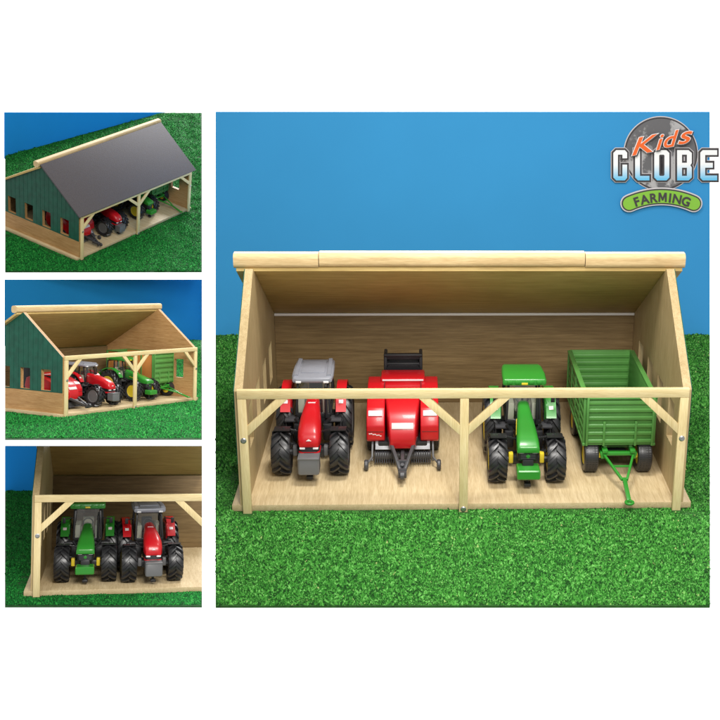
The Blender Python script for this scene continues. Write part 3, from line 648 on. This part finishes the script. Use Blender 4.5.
GL_ = {'G': [[(142, t), (190, t), (203, t + 14), (203, 292), (176, 292), (176, 272), (152, 272), (152, 390), (176, 390), (176, 326), (203, 326), (203, b_ - 14), (190, b_), (142, b_), (126, b_ - 16), (126, t + 16)]],
 'L': [[(246, t), (274, t), (274, 388), (326, 388), (326, b_), (262, b_), (246, b_ - 16)]],
 'O': [oct_(352, t, 436, b_, 16), oct_(380, 272, 408, 388, 4)],
 'B': [[(478, t), (542, t), (560, t + 16), (560, 318), (552, 330), (560, 342), (560, b_ - 16), (542, b_), (478, b_)], [(506, 272), (532, 272), (532, 316), (506, 316)], [(506, 344), (532, 344), (532, 388), (506, 388)]],
 'E': [[(620, t), (700, t), (700, 274), (634, 274), (634, 316), (676, 316), (676, 344), (634, 344), (634, 386), (700, 386), (700, b_), (620, b_), (606, b_ - 14), (606, t + 14)]]}
for ch, pl in GL_.items():
    polys = [Z(q) for q in pl]
    a_ = curve_piece('letter_edge', polys, pale, .034, offset=2.3); curve_piece('letter_outline', polys, ink, .042, offset=1.7, parent=a_); curve_piece('letter_face', polys, gr_, .050, offset=-.1, parent=a_)
# green banner on an arc with its word
acx, acy, ro, ri_ = 391, 930, 478, 380; a0, a1 = math.radians(-114.5), math.radians(-65.5)
def band(g_):
    o_ = [(acx + (ro + g_) * math.cos(a0 + (a1 - a0) * q / 24), acy + (ro + g_) * math.sin(a0 + (a1 - a0) * q / 24)) for q in range(25)]
    mid = (ro + ri_) / 2; hw = (ro - ri_) / 2 + g_
    for s_, aa in ((1, a1),):
        o_ += [(acx + (mid + hw * math.cos(u)) * math.cos(aa) - s_ * hw * math.sin(u) * math.sin(aa), acy + (mid + hw * math.cos(u)) * math.sin(aa) + s_ * hw * math.sin(u) * math.cos(aa)) for u in [PI * q / 10 for q in range(1, 10)]]
    o_ += [(acx + (ri_ - g_) * math.cos(a1 - (a1 - a0) * q / 24), acy + (ri_ - g_) * math.sin(a1 - (a1 - a0) * q / 24)) for q in range(25)]
    o_ += [(acx + (mid - hw * math.cos(u)) * math.cos(a0) + hw * math.sin(u) * math.sin(a0), acy + (mid - hw * math.cos(u)) * math.sin(a0) - hw * math.sin(u) * math.cos(a0)) for u in [PI * q / 10 for q in range(1, 10)]]
    return Z(o_)
bn = curve_piece('banner_edge', [band(0)], pale, .058); curve_piece('banner_outline', [band(-7)], ink, .066, parent=bn); curve_piece('banner', [band(-14)], banner, .074, parent=bn)
word = 'FARMING'; wd = [43, 47, 47, 54, 27, 50, 50]; tot = sum(wd); pos = -tot / 2
for ch, w_ in zip(word, wd):
    a = math.radians(-90) + (pos + w_ / 2) / 415; pos += w_; rb_ = 401
    px, py = Z([(acx + rb_ * math.cos(a), acy + rb_ * math.sin(a))])[0]
    mt = Matrix.Translation((px, py, 0)) @ Matrix.Rotation(a + PI / 2, 4, 'Z')
    if ch == 'M':
        pl = [(-4.1, 0), (-4.1, -9), (-1.9, -9), (0, -4.2), (1.9, -9), (4.1, -9), (4.1, 0), (2.3, 0), (2.3, -5.6), (.65, -1.4), (-.65, -1.4), (-2.3, -5.6), (-2.3, 0)]
        curve_piece('banner_letter', [[tuple((mt @ Vector((x, y, 0))).xy) for x, y in pl]], ink, .084, parent=bn)
    else: text_piece('banner_letter', ch, ink, .084, 12.4, mt @ Matrix.Diagonal((.98, -1, 1, 1)), offset=.36, parent=bn)
# orange slanted word
for ch, x, y, s_ in (('K', 275, 262, 27), ('i', 368, 240, 25), ('d', 425, 226, 25), ('s', 508, 206, 27)):
    px, py = Z([(x, y)])[0]; mt = Matrix.Translation((px, py, 0)) @ Matrix.Rotation(-.20, 4, 'Z') @ Matrix.Diagonal((1.25 if ch in 'Ks' else 1.05, -.86, 1, 1))
    q = text_piece('word_shadow', ch, ink, .094, s_, Matrix.Translation((1.0, 1.0, 0)) @ mt, offset=.9, shear=.45)
    text_piece('word_edge', ch, whitei, .102, s_, mt, offset=.85, shear=.45, parent=q); text_piece('word_letter', ch, orange, .110, s_, mt, offset=.25, shear=.45, parent=q)
